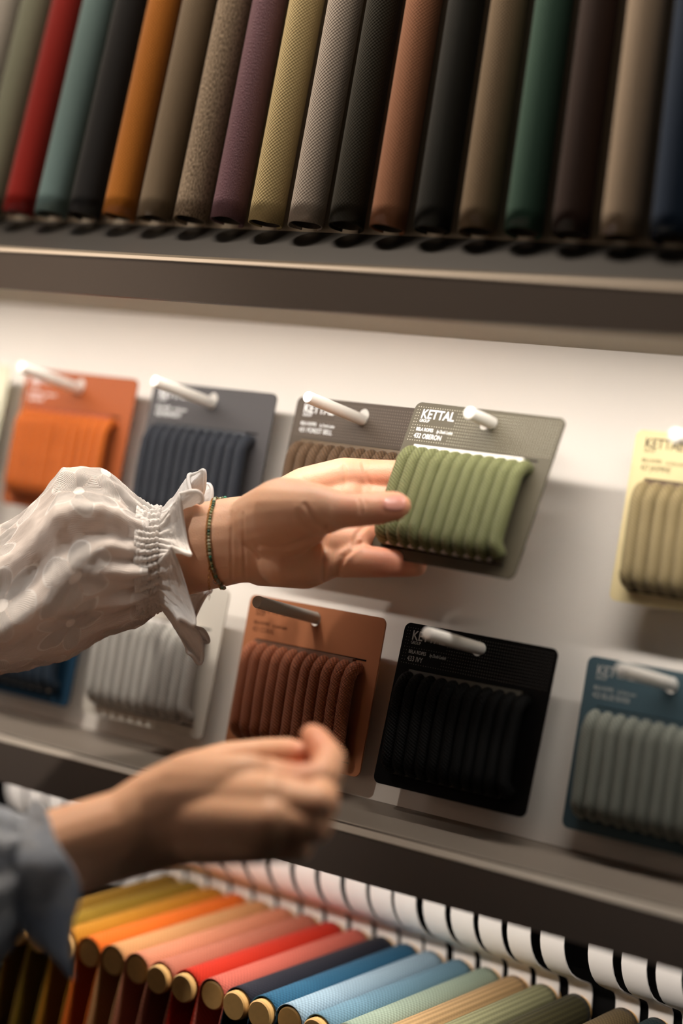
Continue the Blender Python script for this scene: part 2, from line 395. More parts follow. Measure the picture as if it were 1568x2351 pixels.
ROPE_R = 0.0040
def rope_mesh(seed=0, n=11, lean=0.0024, drop=0.0):
    rr = random.Random(seed); pitch = 0.0078; pts = []
    xl = -CW / 2 + 0.0082 + ROPE_R
    yf, yb = -(CT + 0.0042 + ROPE_R), ROPE_R * 0.9
    zt, zb = -0.0388, -0.0757; ym = (yf + yb) / 2; ry = (yb - yf) / 2
    for i in range(n):
        x = xl + i * pitch; jx = rr.uniform(-.0003, .0003); jy = rr.uniform(-.0005, .0002)
        dz = rr.uniform(-.0005, .0005)
        last = (i == n - 1)
        if i == 0:
            pts.append((x - .001, yb, zt - .012))
            for k in range(0, 9):
                a = PI * k / 9; pts.append((x - .001 * (1 - k / 9), ym + ry * math.cos(a), zt + 0.0074 * math.sin(a)))
        for k in range(11):      # front strand, top to bottom
            t = k / 10
            pts.append((x + lean * (0.5 - t) * -0.4 + jx, yf + jy * math.sin(PI * t) - 0.0004 * math.sin(PI * t), zt + dz + (zb - zt) * t))
        if last: break
        for k in range(1, 9):    # round the bottom edge
            a = PI * k / 9; pts.append((x + pitch * .12 * k / 9, ym - ry * math.cos(a), zb - 0.0072 * math.sin(a)))
        for k in range(6):       # back
            t = k / 5; pts.append((x + pitch * (.12 + .7 * t), yb, zb + (zt - zb) * t))
        for k in range(1, 9):    # over the top edge
            a = PI * k / 9; pts.append((x + pitch * (.82 + .18 * k / 9), ym + ry * math.cos(a), zt + 0.0074 * math.sin(a)))
    tail = pts[-1]               # loose cut end at the lower right
    for k in range(1, 6): pts.append((tail[0] + .0004 * k, tail[1] + .0002 * k * k, tail[2] - .0013 * k))
    bm = bmesh.new(); tube(bm, pts, ROPE_R, n=18, uv=True)
    me = bpy.data.meshes.new('rope'); bm.normal_update(); bm.to_mesh(me); bm.free(); me.shade_smooth()
    return me
ROPES = [rope_mesh(s) for s in (1, 2, 3)]

def insert_mesh():
    bm = bmesh.new(); add_box(bm, (-CW / 2 + 0.0108, -CT - 0.0032, -0.0862), (CW / 2 - 0.0165, -CT + 0.0001, -0.0264), 0.0004)
    me = bpy.data.meshes.new('insert'); bm.to_mesh(me); bm.free(); me.shade_smooth(); me.set_sharp_from_angle(angle=0.6); return me
INS = insert_mesh()
def slot_mesh(z):
    bm = bmesh.new(); add_box(bm, (-CW / 2 + 0.0098, -CT - 0.0001, z - .0005), (CW / 2 - 0.0090, -CT + 0.0001, z + .0005))
    me = bpy.data.meshes.new('slot'); bm.to_mesh(me); bm.free(); return me
SLOTS = [slot_mesh(-.0263), slot_mesh(-.0867)]
M_slot = plain('slot_shadow_gap', (0.05, 0.045, 0.04), 0.9, 0.1)
for _s in SLOTS: _s.materials.append(M_slot)

def rope_card(x, y, ztop, ccol, rcol, ink, number, label, dots=None, insert_mat=None, rx=0.0, ry=0.0, rz=0.0, seed=0, design=True, detail=True):
    root = empty('rope_card', (x, y, ztop), label, 'sample card', 'rope sample cards on the wall')
    root.rotation_euler = (rx, ry, rz)
    tagname = number.split()[0].lower()
    c = mesh_obj('card', CARD_ME.copy(), card_mat('card_' + tagname, ccol, dots), root)
    mesh_obj('insert', INS.copy(), insert_mat or M_foam, root)
    for _s in SLOTS: mesh_obj('slot', _s, None, root)
    rp = mesh_obj('rope', ROPES[seed % 3].copy(), rope_mat('rope_' + tagname, rcol), root)
    yy = -CT - 0.00006; L = -CW / 2
    text_mesh('KETTAL', 0.0078, ink, root, L + 0.0062, -0.0094, yy, 0.86, 0.00010, name='lettering')
    text_mesh('GROUP', 0.0026, ink, root, L + 0.0063, -0.0118, yy, 0.80, 0.0)
    text_mesh('BELA ROPES', 0.0029, ink, root, L + 0.0061, -0.0172, yy, 0.78, 0.00002)
    text_mesh('by Doshi Levien', 0.0029, ink, root, L + 0.0208, -0.0174, yy, 0.60, 0.0, shear=0.3)
    text_mesh(number, 0.0042, ink, root, L + 0.0060, -0.0216, yy, 0.80, 0.0)
    return root

M_ins_brown = plain('brown_insert', (0.42, 0.27, 0.18), 0.6)
M_ins_navy = plain('navy_insert', (0.14, 0.15, 0.17), 0.6)
M_ins_dark = plain('dark_insert', (0.22, 0.20, 0.16), 0.6)
M_ins_orange = plain('orange_insert', (0.60, 0.25, 0.08), 0.6)
M_ins_blue = plain('petrol_insert', (0.13, 0.22, 0.25), 0.6)
M_ins_tan = plain('tan_insert', (0.35, 0.27, 0.17), 0.6)
PX = {-4: -1.1040, -3: -0.9845, -2: -0.8670, -1: -0.7470, 0: -0.6275, 1: -0.5080}
YU, ZU = -0.0230, 0.1838
rope_card(PX[-4], YU, ZU, (0.78, 0.76, 0.66), (0.70, 0.68, 0.58), M_ink_grey, '430 LINEN', 'pale cream rope card cut off at the photo\'s left edge, upper row', rx=0.03)
rope_card(PX[-3], YU, ZU, (0.58, 0.30, 0.15), (0.84, 0.41, 0.02), M_ink_white, '426 PUCK', 'orange rope sample card in the upper row, left of the navy one', insert_mat=M_ins_orange, rx=0.05, seed=1)
rope_card(PX[-2], YU, ZU, (0.28, 0.27, 0.27), (0.14, 0.16, 0.20), M_ink_white, '428 MIDNIGHT', 'navy blue rope sample card on charcoal card, upper row', insert_mat=M_ins_navy, rx=0.05, seed=2)
rope_card(PX[-1], YU, ZU, (0.29, 0.25, 0.21), (0.42, 0.31, 0.20), M_ink_white, '431 FOREST BELL', 'brown rope sample card partly hidden behind the held green card', dots=(0.50, 0.46, 0.42), insert_mat=M_ins_tan, rx=0.02)
rope_card(PX[1], YU - .004, ZU + .0005, (0.86, 0.79, 0.60), (0.68, 0.60, 0.42), M_ink_dark, '427 JASMINE', 'cream and beige rope sample card at the photo\'s right edge, upper row', insert_mat=M_ins_tan, rx=0.08, seed=1)
YL, ZL = -0.0165, 0.0598
rope_card(PX[-3] - .006, YL, ZL, (0.08, 0.20, 0.28), (0.06, 0.17, 0.25), M_ink_white, '423 OCEAN', 'deep petrol blue rope card below the lace sleeve at the left edge', rx=0.04)
rope_card(-0.8750, YL, ZL, (0.78, 0.75, 0.70), (0.80, 0.78, 0.74), M_ink_grey, '434 CHALK', 'off-white rope sample card below the lace cuff, lower row', rx=0.05, seed=2)
rope_card(-0.7547, YL, ZL, (0.66, 0.42, 0.28), (0.70, 0.39, 0.23), M_ink_brown, '421 CORAL', 'terracotta rope sample card behind the lower pinching hand', insert_mat=M_ins_brown, rx=0.07, seed=1)
rope_card(-0.6365, YL - .0015, ZL + .0001, (0.035, 0.03, 0.028), (0.05, 0.048, 0.042), M_ink_grey, '433 IVY', 'black rope sample card in the lower row', dots=(0.40, 0.39, 0.37), insert_mat=M_ins_dark, rx=0.012)
rope_card(-0.5140, YL - .0015, ZL, (0.24, 0.32, 0.35), (0.55, 0.56, 0.51), M_ink_grey, '422 BLUE RIVER', 'pale grey-green rope on petrol blue card, right end of lower row', insert_mat=M_ins_blue, rx=0.09, seed=2)
# the card in the hand, pulled forward along its peg
g = rope_card(0, 0, 0, (0.31, 0.285, 0.225), (0.50, 0.51, 0.32), M_ink_white, '432 OBERON', 'olive green rope sample card held between thumb and fingers', dots=(0.80, 0.78, 0.68), seed=0)
g['group'] = 'rope sample cards on the wall'
tl = Vector((-.6907, -.050, .1824)); tr = Vector((-.5868, -.0550, .1805)); bl = Vector((-.6890, -.0660, .0897))
ux = (tr - tl).normalized(); uz = (tl - bl); uz = (uz - uz.dot(ux) * ux).normalized(); uy = uz.cross(ux)
o0 = (tl + tr) / 2
g.matrix_world = Matrix(((ux.x, uy.x, uz.x, o0.x), (ux.y, uy.y, uz.y, o0.y), (ux.z, uy.z, uz.z, o0.z), (0, 0, 0, 1)))
GREEN = g

# pegs
def peg(x, z, mat, label, y_tip=-0.0790, r=0.0036):
    bm = bmesh.new()
    ys = [0.0, y_tip + .0012, y_tip + .0004, y_tip]; rs = [r, r, r * .93, r * .70]
    tube(bm, [(0, y, 0) for y in ys], rs, n=24)
    root = empty('wall_peg', (x, 0, z), label, 'peg', 'pegs holding the rope cards')
    from_bm('pin', bm, mat, root, angle=30)
    bm = bmesh.new(); tube(bm, [(0, 0, 0), (0, -.0016, 0), (0, -.0020, 0)], [.0046, .0046, .0042], n=24)
    from_bm('base_collar', bm, mat, root, angle=30)
    return root
ZPU, ZPL = 0.1735, 0.0525
for x, z, m, lab in ((PX[-4], ZPU, M_peg, 'white peg through the cream card at the left edge'),
                     (PX[-3], ZPU, M_peg, 'white peg holding the orange rope card'),
                     (PX[-2], ZPU, M_peg, 'white peg holding the navy blue rope card'),
                     (PX[-1], ZPU, M_peg, 'white peg holding the brown rope card'),
                     (-0.6345, 0.1740, M_peg, 'white peg whose tip sticks out of the held green card'),
                     (PX[1], ZPU, M_peg, 'white peg holding the cream rope card at the right edge'),
                     (PX[-3] - .006, ZPL, M_peg, 'white peg holding the petrol blue card under the sleeve'),
                     (-0.8750, ZPL, M_peg, 'white peg holding the off-white rope card'),
                     (-0.7547, ZPL, M_peg_metal, 'grey metal peg holding the terracotta rope card'),
                     (-0.6345, ZPL, M_peg, 'white peg holding the black rope card'),
                     (-0.5140, ZPL, M_peg, 'white peg holding the pale grey-green rope card')):
    peg(x, z, m, lab, -0.0795 if z > .1 else -0.0745)

# ------------------------------------------------------------------ lower bay: white hangers with fabric-covered dowels
LOW = [  # x centre, words, material, roll?
 (-0.9380, 'ochre', (0.55, 0.40, 0.08)), (-0.9175, 'olive gold', (0.58, 0.45, 0.10)), (-0.8970, 'mustard yellow', (0.78, 0.52, 0.12)),
 (-0.8765, 'bright orange', (0.95, 0.46, 0.12)), (-0.8560, 'warm tan', (0.86, 0.62, 0.40)), (-0.8355, 'light salmon', (0.88, 0.56, 0.42)),
 (-0.8150, 'dusty salmon', (0.78, 0.46, 0.36)), (-0.7945, 'scarlet red', (0.82, 0.19, 0.09)), (-0.7740, 'coral pink', (0.84, 0.42, 0.35)),
 (-0.7536, 'midnight navy', (0.13, 0.13, 0.17)), (-0.7341, 'steel blue', (0.17, 0.38, 0.50)), (-0.7152, 'pale sky blue', (0.62, 0.72, 0.78)),
 (-0.6934, 'greyed sky blue', (0.44, 0.58, 0.65)), (-0.6727, 'pale mint green', (0.62, 0.68, 0.60)), (-0.6524, 'golden tan', (0.74, 0.60, 0.42)),
 (-0.6319, 'ribbed sage', (0.58, 0.57, 0.42)), (-0.6087, 'dark olive', (0.27, 0.25, 0.14)),
 (-0.5762, 'woven khaki', (0.46, 0.38, 0.25)), (-0.5540, 'deep teal', (0.12, 0.20, 0.20)), (-0.5317, 'slate', (0.28, 0.28, 0.27))]
def hanger_mesh():
    prof = [(.0800, -.0680), (.0800, -.0900), (.0800, -.0987), (.0812, -.1035), (.0835, -.1078), (.0870, -.1122), (.0915, -.1162), (.0970, -.1195),
            (.1035, -.1217), (.1110, -.1232), (.1185, -.1242), (.1225, -.1252), (.1252, -.1275), (.1270, -.1310), (.1290, -.1380), (.1305, -.1500)]
    w = 0.0081; th = 0.0009; bm = bmesh.new(); off = []
    for i, (y, z) in enumerate(prof):
        a = prof[max(i - 1, 0)]; b = prof[min(i + 1, len(prof) - 1)]
        d = Vector((b[0] - a[0], b[1] - a[1])).normalized(); off.append((y + d.y * -th, z + d.x * th))
    A = [[bm.verts.new((s * w, y, z)) for y, z in P] for P in (prof, off) for s in (-1, 1)]
    n = len(prof)
    for i in range(n - 1):
        bm.faces.new((A[0][i], A[0][i + 1], A[1][i + 1], A[1][i])); bm.faces.new((A[2][i], A[3][i], A[3][i + 1], A[2][i + 1]))
        bm.faces.new((A[0][i], A[2][i], A[2][i + 1], A[0][i + 1])); bm.faces.new((A[1][i], A[1][i + 1], A[3][i + 1], A[3][i]))
    bm.faces.new((A[0][0], A[1][0], A[3][0], A[2][0])); bm.faces.new((A[0][-1], A[2][-1], A[3][-1], A[1][-1]))
    bmesh.ops.recalc_face_normals(bm, faces=bm.faces)
    me = bpy.data.meshes.new('hanger'); bm.to_mesh(me); bm.free(); me.shade_smooth(); me.set_sharp_from_angle(angle=0.7)
    return me
HANG = hanger_mesh(); HANG.materials.append(M_white)
DR = 0.0095
S0 = Vector((0, .126, -.1425)); S1 = Vector((0, -.012, -.1790)); AX = (S1 - S0).normalized(); DL = (S1 - S0).length
NRM = Vector((0, -AX.z, AX.y)); NRM = NRM if NRM.z > 0 else -NRM
def dowel_bm():
    bm = bmesh.new(); pts = [AX * t for t in (-.004, DL - .0006, DL + .0022, DL + .0032)]
    tube(bm, pts, [DR - .0008, DR - .0008, DR - .0008, DR - .0016], n=36); return bm
def low_fabric(i, rib=False):
    """Cloth draped over the dowel: half round on top, hanging down on both sides to a free hem."""
    bm = bmesh.new(); L = bm.loops.layers.uv.verify(); n = 18; m = 26; side = 7; rows = []
    drop = 0.070
    for j in range(m + 1):
        t = j / m; s = DL * (t if t < 1 else 1) ; row = []; p = AX * (s * 0.992)
        prof = []
        for k in range(side): prof.append((-1, drop * (1 - k / side)))
        for k in range(n + 1): prof.append((k, None))
        for k in range(side): prof.append((1, drop * ((k + 1) / side)))
        arc = 0
        for q, (a, b) in enumerate(prof):
            if b is None:
                ang = PI - PI * a / n; v = Vector((math.cos(ang) * DR * 1.03, 0, 0)) + NRM * (math.sin(ang) * DR * 1.04)
                w_ = drop + (DR * PI) * a / n
            else:
                pinch = 1 - 0.10 * min(1, b / .03)
                v = Vector((a * DR * 1.03 * pinch + .0007 * math.sin(s * 60 + i * 2 + a) * b / drop, 0, 0)) - Vector((0, 0, 1)) * b
                w_ = drop - b if a < 0 else drop + DR * PI + b
            row.append((bm.verts.new(p + v), (s, w_)))
        rows.append(row)
    for j in range(m):
        for k in range(len(rows[0]) - 1):
            vs = (rows[j][k], rows[j][k + 1], rows[j + 1][k + 1], rows[j + 1][k])
            f = bm.faces.new([v[0] for v in vs])
            for l, v in zip(f.loops, vs): l[L].uv = v[1]
    bmesh.ops.recalc_face_normals(bm, faces=bm.faces)
    return bm
DOW = bpy.data.meshes.new('dowel'); _b = dowel_bm(); _b.normal_update(); _b.to_mesh(DOW); _b.free()
DOW.shade_smooth(); DOW.set_sharp_from_angle(angle=0.6); DOW.materials.append(M_wood)
for i, (x, nm, c) in enumerate(LOW):
    h = mesh_obj('fabric_hanger', HANG, None); h.location = (x, 0, 0)
    tag(h, 'curved white metal hanger strip at the back end of the %s fabric sample' % nm, 'hanger', 'curved white hangers under the lower shelf')
    mt = weave('low_cloth_%d' % i, c, 700, rib=(330 if nm in ('ribbed sage', 'dark olive', 'golden tan') else 0), contrast=.38 if 'navy' not in nm else .2, bstr=.7)
    root = empty('fabric_sample', (x, S0.y, S0.z), '%s fabric sample draped over a wooden dowel, lower right rack' % nm if x > -.7 else
                 '%s fabric sample draped over a wooden dowel under the lower shelf' % nm, 'fabric sample', 'fabric samples on dowels below the lower shelf')
    dw = mesh_obj('dowel', DOW, None, root)
    if nm in ('bright orange', 'warm tan', 'light salmon', 'coral pink', 'pale sky blue', 'golden tan', 'ribbed sage', 'slate'): dw.location = AX * -.0042
    f = from_bm('fabric', low_fabric(i), mt, root, smooth=True)
    s = f.modifiers.new('thick', 'SOLIDIFY'); s.thickness = 0.0006; s.offset = 1
for k, word in enumerate(('sixth', 'fifth', 'fourth', 'third', 'second', 'first')):
    x = -0.9585 - 0.0205 * k
    h = mesh_obj('fabric_hanger', HANG, None); h.location = (x, 0, 0)
    tag(h, 'white curved hanger strip without fabric, %s from the photo\'s left edge' % word, 'hanger', 'empty white hangers at the far left')
o = box('hanger_bar', (X0, .1320, -.1500), (X1, .1400, -.1180), M_black, None, .0005); tag(o, 'dark bar the white hangers are fixed to', 'bar')

# ------------------------------------------------------------------ the person: two arms reaching in from the left
def skin_mat():
    m, nt, P = newmat('skin')
    tc = nt.nodes.new('ShaderNodeTexCoord'); nz = nt.nodes.new('ShaderNodeTexNoise'); nz.inputs['Scale'].default_value = 38; nz.inputs['Detail'].default_value = 4
    nt.links.new(tc.outputs['Object'], nz.inputs['Vector'])
    mx = nt.nodes.new('ShaderNodeMix'); mx.data_type = 'RGBA'; mx.inputs[6].default_value = lin((0.86, 0.65, 0.52)); mx.inputs[7].default_value = lin((0.93, 0.75, 0.62))
    nt.links.new(nz.outputs['Fac'], mx.inputs[0])
    at_ = nt.nodes.new('ShaderNodeAttribute'); at_.attribute_name = 'flush'
    m2 = nt.nodes.new('ShaderNodeMix'); m2.data_type = 'RGBA'; m2.inputs[7].default_value = lin((0.84, 0.42, 0.31))
    nt.links.new(at_.outputs['Fac'], m2.inputs[0]); nt.links.new(mx.outputs[2], m2.inputs[6]); nt.links.new(m2.outputs[2], P.inputs['Base Color'])
    P.inputs['Roughness'].default_value = 0.48; P.inputs['Specular IOR Level'].default_value = 0.4
    P.inputs['Subsurface Weight'].default_value = 0.25; P.inputs['Subsurface Radius'].default_value = (1.0, 0.35, 0.18); P.inputs['Subsurface Scale'].default_value = 0.0025
    v = nt.nodes.new('ShaderNodeTexVoronoi'); v.inputs['Scale'].default_value = 1300; nt.links.new(tc.outputs['Object'], v.inputs['Vector'])
    n2 = nt.nodes.new('ShaderNodeTexNoise'); n2.inputs['Scale'].default_value = 500; nt.links.new(tc.outputs['Object'], n2.inputs['Vector'])
    h = math_node(nt, 'ADD', v.outputs['Distance'], n2.outputs['Fac'])
    bump(nt, P, h, 0.22, 0.0004)
    return m
M_skin = skin_mat()
UPV = -c_down; TOC = -c_fwd

def blob_chain(bm, pts):
    """pts: (position, radius, flatten towards camera) - hulls between consecutive ellipsoids."""
    sph = []
    for p, r, fl in pts:
        vs = []
        for a in range(0, 180, 20):
            for b in range(0, 360, 24):
                A = math.radians(a + 10); B = math.radians(b)
                d = c_right * (math.sin(A) * math.cos(B)) + UPV * math.cos(A) + TOC * (math.sin(A) * math.sin(B) * fl)
                vs.append(p + d * r)
        sph.append(vs)
    for i in range(max(1, len(sph) - 1)):
        src = sph[i] + (sph[i + 1] if len(sph) > 1 else [])
        vv = [bm.verts.new(p) for p in src]
        r = bmesh.ops.convex_hull(bm, input=vv, use_existing_faces=False)
        dead = [g for g in r['geom_interior'] if isinstance(g, bmesh.types.BMVert)] + [g for g in r['geom_unused'] if isinstance(g, bmesh.types.BMVert)]
        bmesh.ops.delete(bm, geom=list(set(dead)), context='VERTS')

def P(px, py, y, r, fl=1.0): return (at(px, py, y), r, fl)
bm = bmesh.new()
# left hand and forearm (hand that holds the green card)
ELB_L = at(-420, 1470, -.200); ELB_R = at(-560, 2210, -.350); SH_L = Vector((-1.13, -0.50, 0.24)); SH_R = Vector((-0.93, -0.86, 0.20))
blob_chain(bm, [(SH_L, .048, 1), (ELB_L, .040, 1), P(60, 1335, -.138, .034, .9), P(300, 1288, -.113, .0280, .85), P(430, 1262, -.104, .0255, .82), P(540, 1240, -.100, .0245, .75), P(600, 1236, -.095, .0250, .66)])
palm = [P(602, 1188, -.092, .0150, 1), P(700, 1120, -.075, .0120, 1), P(790, 1092, -.064, .0105, 1)]
blob_chain(bm, palm)                                                                        # index metacarpal
blob_chain(bm, [P(600, 1215, -.085, .0170), P(800, 1140, -.062, .0105)])
blob_chain(bm, [P(610, 1250, -.083, .0170), P(815, 1205, -.064, .0112)])
blob_chain(bm, [P(640, 1262, -.085, .0150), P(745, 1245, -.078, .0135), P(812, 1243, -.070, .0112)])
blob_chain(bm, [P(600, 1285, -.086, .0150), P(700, 1300, -.080, .0130), P(770, 1280, -.070, .0105)])
blob_chain(bm, [P(650, 1290, -.094, .0145), P(730, 1285, -.082, .0125)])                     # little-finger side mound
blob_chain(bm, [P(790, 1092, -.064, .0105), P(845, 1089, -.055, .0088), P(905, 1090, -.049, .0086), P(965, 1098, -.0445, .0080), P(1010, 1106, -.0430, .0066)])
blob_chain(bm, [P(800, 1140, -.060, .0100), P(860, 1142, -.052, .0085), P(915, 1150, -.0465, .0084), P(990, 1160, -.0440, .0078), P(1025, 1165, -.0430, .0064)])
blob_chain(bm, [P(812, 1208, -.064, .0105), P(848, 1226, -.0605, .0092), P(900, 1235, -.0510, .0082), P(965, 1240, -.0480, .0075), P(995, 1243, -.0475, .0062)])
blob_chain(bm, [P(775, 1282, -.074, .0108), P(838, 1289, -.0725, .0092), P(885, 1292, -.0680, .0083), P(935, 1296, -.061, .0072), P(958, 1300, -.0600, .0058)])
# thumb with its mound
blob_chain(bm, [P(592, 1200, -.102, .0178, .8), P(650, 1178, -.110, .0200, .8), P(715, 1172, -.110, .0155, .9), P(760, 1172, -.108, .0120)])
blob_chain(bm, [P(640, 1215, -.104, .0175, .8), P(700, 1200, -.106, .0140, .9)])
blob_chain(bm, [P(740, 1172, -.109, .0125), P(790, 1172, -.106, .0098), P(832, 1171, -.102, .0092), P(872, 1166, -.097, .0090), P(905, 1162, -.0905, .0082), P(919, 1161, -.0880, .0062)])
# right hand and forearm (blurred, nearer the camera)
blob_chain(bm, [(SH_R, .048, 1), (ELB_R, .038, 1), P(-60, 2050, -.245, .0290), P(130, 1962, -.220, .0230), P(300, 1912, -.200, .0230, .88), P(385, 1874, -.191, .0262, .84), P(460, 1850, -.190, .0282, .74), P(570, 1850, -.192, .0255, .5)])
blob_chain(bm, [P(490, 1795, -.184, .0150), P(620, 1793, -.185, .0115)])
blob_chain(bm, [P(430, 1840, -.190, .0180), P(630, 1838, -.200, .0125)])
blob_chain(bm, [P(440, 1880, -.194, .0175), P(625, 1888, -.205, .0125)])
blob_chain(bm, [P(460, 1918, -.193, .0150), P(600, 1930, -.200, .0115)])
blob_chain(bm, [P(620, 1795, -.185, .0112), P(690, 1800, -.186, .0098), P(742, 1790, -.180, .0090), P(757, 1745, -.168, .0082), P(727, 1700, -.160, .0072), P(716, 1690, -.158, .0062)])
blob_chain(bm, [P(630, 1838, -.198, .0115), P(735, 1848, -.196, .0092), P(738, 1805, -.172, .0082), P(690, 1792, -.158, .0075)])
blob_chain(bm, [P(625, 1888, -.203, .0112), P(722, 1895, -.196, .0088), P(722, 1852, -.172, .0080), P(672, 1840, -.158, .0072)])
blob_chain(bm, [P(600, 1930, -.198, .0108), P(684, 1942, -.190, .0078), P(684, 1905, -.168, .0070), P(645, 1890, -.158, .0064)])
blob_chain(bm, [P(430, 1800, -.168, .0160), P(520, 1757, -.158, .0120), P(610, 1736, -.152, .0092), P(660, 1733, -.151, .0088), P(690, 1735, -.153, .0070)])
# shoulders and chest, out of frame, join the two arms into one body
CHEST = Vector((-1.16, -0.78, 0.14))
blob_chain(bm, [(SH_L, .055, 1), (CHEST, .085, 1), (SH_R, .055, 1)])
blob_chain(bm, [(CHEST, .10, 1), (CHEST + Vector((0, 0, -.22)), .10, 1)])
tmp = from_bm('body_src', bm, None)
rm = tmp.modifiers.new('r', 'REMESH'); rm.mode = 'VOXEL'; rm.voxel_size = 0.00100; rm.use_smooth_shade = True
sm = tmp.modifiers.new('s', 'SMOOTH'); sm.factor = 0.6; sm.iterations = 11
bpy.context.view_layer.update()
me = bpy.data.meshes.new_from_object(tmp.evaluated_get(bpy.context.evaluated_depsgraph_get()))
bpy.data.objects.remove(tmp)
nv = len(me.vertices); co = np.empty(nv * 3, np.float32); me.vertices.foreach_get('co', co); co = co.reshape(-1, 3).astype(float)
no = np.empty(nv * 3, np.float32); me.vertices.foreach_get('normal', no); no = no.reshape(-1, 3).astype(float)
q = co - np.array(CAM); w = q @ np.array(c_fwd); pxy = np.stack([CX + FPX * (q @ np.array(c_right)) / w, CY + FPX * (q @ np.array(c_down)) / w], 1)
facing = np.clip(-(no @ np.array(c_fwd)), 0, 1) ** 0.5
def seg_dist(pts):
    d = np.full(nv, 1e9)
    for (a, b) in zip(pts[:-1], pts[1:]):
        a = np.array(a, float); b = np.array(b, float); ab = b - a
        t = np.clip(((pxy - a) @ ab) / (ab @ ab), 0, 1); dd = np.linalg.norm(pxy - (a + t[:, None] * ab), axis=1)
        d = np.minimum(d, dd)
    return d
disp = np.zeros(nv)
for depth, width, pts in (
    (.0005, 4, [(700, 1158), (712, 1178), (732, 1198), (757, 1210)]), (.0004, 4, [(682, 1172), (697, 1198), (722, 1213), (742, 1222)]),
    (.0003, 4, [(665, 1190), (680, 1212), (705, 1226)]),
    (.0004, 4, [(824, 1148), (829, 1162), (828, 1178)]), (.0003, 4, [(836, 1146), (841, 1160)]),
    (.0011, 5, [(592, 1252), (620, 1258), (655, 1257), (690, 1243), (712, 1232)]),
    (.0013, 5, [(752, 1212), (747, 1255), (745, 1300), (744, 1330)]), (.0014, 5, [(826, 1250), (812, 1260), (790, 1278), (781, 1300), (778, 1322)]),
    (.0004, 4, [(790, 1072), (793, 1095), (789, 1132)]), (.0004, 4, [(833, 1066), (840, 1092), (848, 1110), (853, 1122)]),
    (.0004, 3, [(532, 1175), (531, 1250), (532, 1330)]), (.0004, 3, [(558, 1180), (560, 1250), (563, 1330)]),
    (.0008, 5, [(838, 1208), (820, 1225), (812, 1250)]),
    (.0005, 4, [(585, 1242), (590, 1252), (592, 1262)])):
    d = seg_dist(pts); disp -= depth * np.exp(-(d / width) ** 2)
    disp += depth * .35 * np.exp(-((d - 2.2 * width) / width) ** 2)
left = pxy[:, 1] < 1400
co += no * (disp * facing * left)[:, None]
me.vertices.foreach_set('co', co.astype(np.float32).ravel())
fl = np.zeros(nv)
for (cx, cy, rad, k) in ((905, 1165, 55, .55), (870, 1090, 90, .35), (890, 1240, 70, .5), (900, 1295, 80, .5), (800, 1150, 40, .3), (720, 1700, 50, .45), (690, 1740, 45, .5)):
    fl = np.maximum(fl, k * np.exp(-(((pxy[:, 0] - cx) ** 2 + (pxy[:, 1] - cy) ** 2) / rad ** 2)))
a = me.attributes.new('flush', 'FLOAT', 'POINT'); a.data.foreach_set('value', fl.astype(np.float32))
me.update(); me.shade_smooth(); me.materials.clear(); me.name = 'body'
person = empty('person', (-1.1, -0.6, -0.1), 'person in a white lace blouse, both hands reaching to the rope cards', 'person')
PINV = Matrix.Translation(-person.location)
me.transform(PINV)
body = mesh_obj('body', me, M_skin, person)
bvh = BVHTree.FromPolygons([Vector(v) for v in co.tolist()], [tuple(p.vertices) for p in me.polygons])
def pobj(name, bm, mat, smooth=True, parent=None, angle=None):
    bmesh.ops.transform(bm, matrix=PINV, verts=bm.verts)
    return from_bm(name, bm, mat, parent or person, smooth=smooth, angle=angle)

# thumb nail: small shell laid on the skin
M_nail = plain('pink_nail', (0.90, 0.62, 0.55), 0.22, 0.6, mottling=0.02)
def ray_skin(px, py):
    d = (at(px, py, 0.0) - CAM).normalized(); h = bvh.ray_cast(CAM, d); return h[0], h[1]
bm = bmesh.new(); G = []
for j in range(9):
    row = []
    for k in range(13):
        u = k / 12; v = j / 8 * 2 - 1
        px = 880 + 49 * u; half = 16.5 * (1 - .30 * (1 - u) ** 3) * (math.sqrt(max(0, 1 - max(0, (u - .72) / .29) ** 2)) * .45 + .55 if u > .72 else 1) * (math.sqrt(max(.02, 1 - ((.22 - u) / .24) ** 2)) if u < .22 else 1)
        loc, nn = ray_skin(min(px, 924), 1157 + v * half - 4 * u)
        if loc is None: loc, nn = ray_skin(905, 1158)
        row.append(bm.verts.new(loc + nn * (.00045 + .0002 * u) + (c_right * ((px - min(px, 924)) / 4220))))
    G.append(row)
for j in range(8):
    for k in range(12): bm.faces.new((G[j][k], G[j][k + 1], G[j + 1][k + 1], G[j + 1][k]))
bmesh.ops.recalc_face_normals(bm, faces=bm.faces)
nail = pobj('thumb_nail', bm, M_nail); s = nail.modifiers.new('t', 'SOLIDIFY'); s.thickness = 0.0004; s.offset = 0
sb = nail.modifiers.new('b', 'SUBSURF'); sb.levels = 1; sb.render_levels = 1

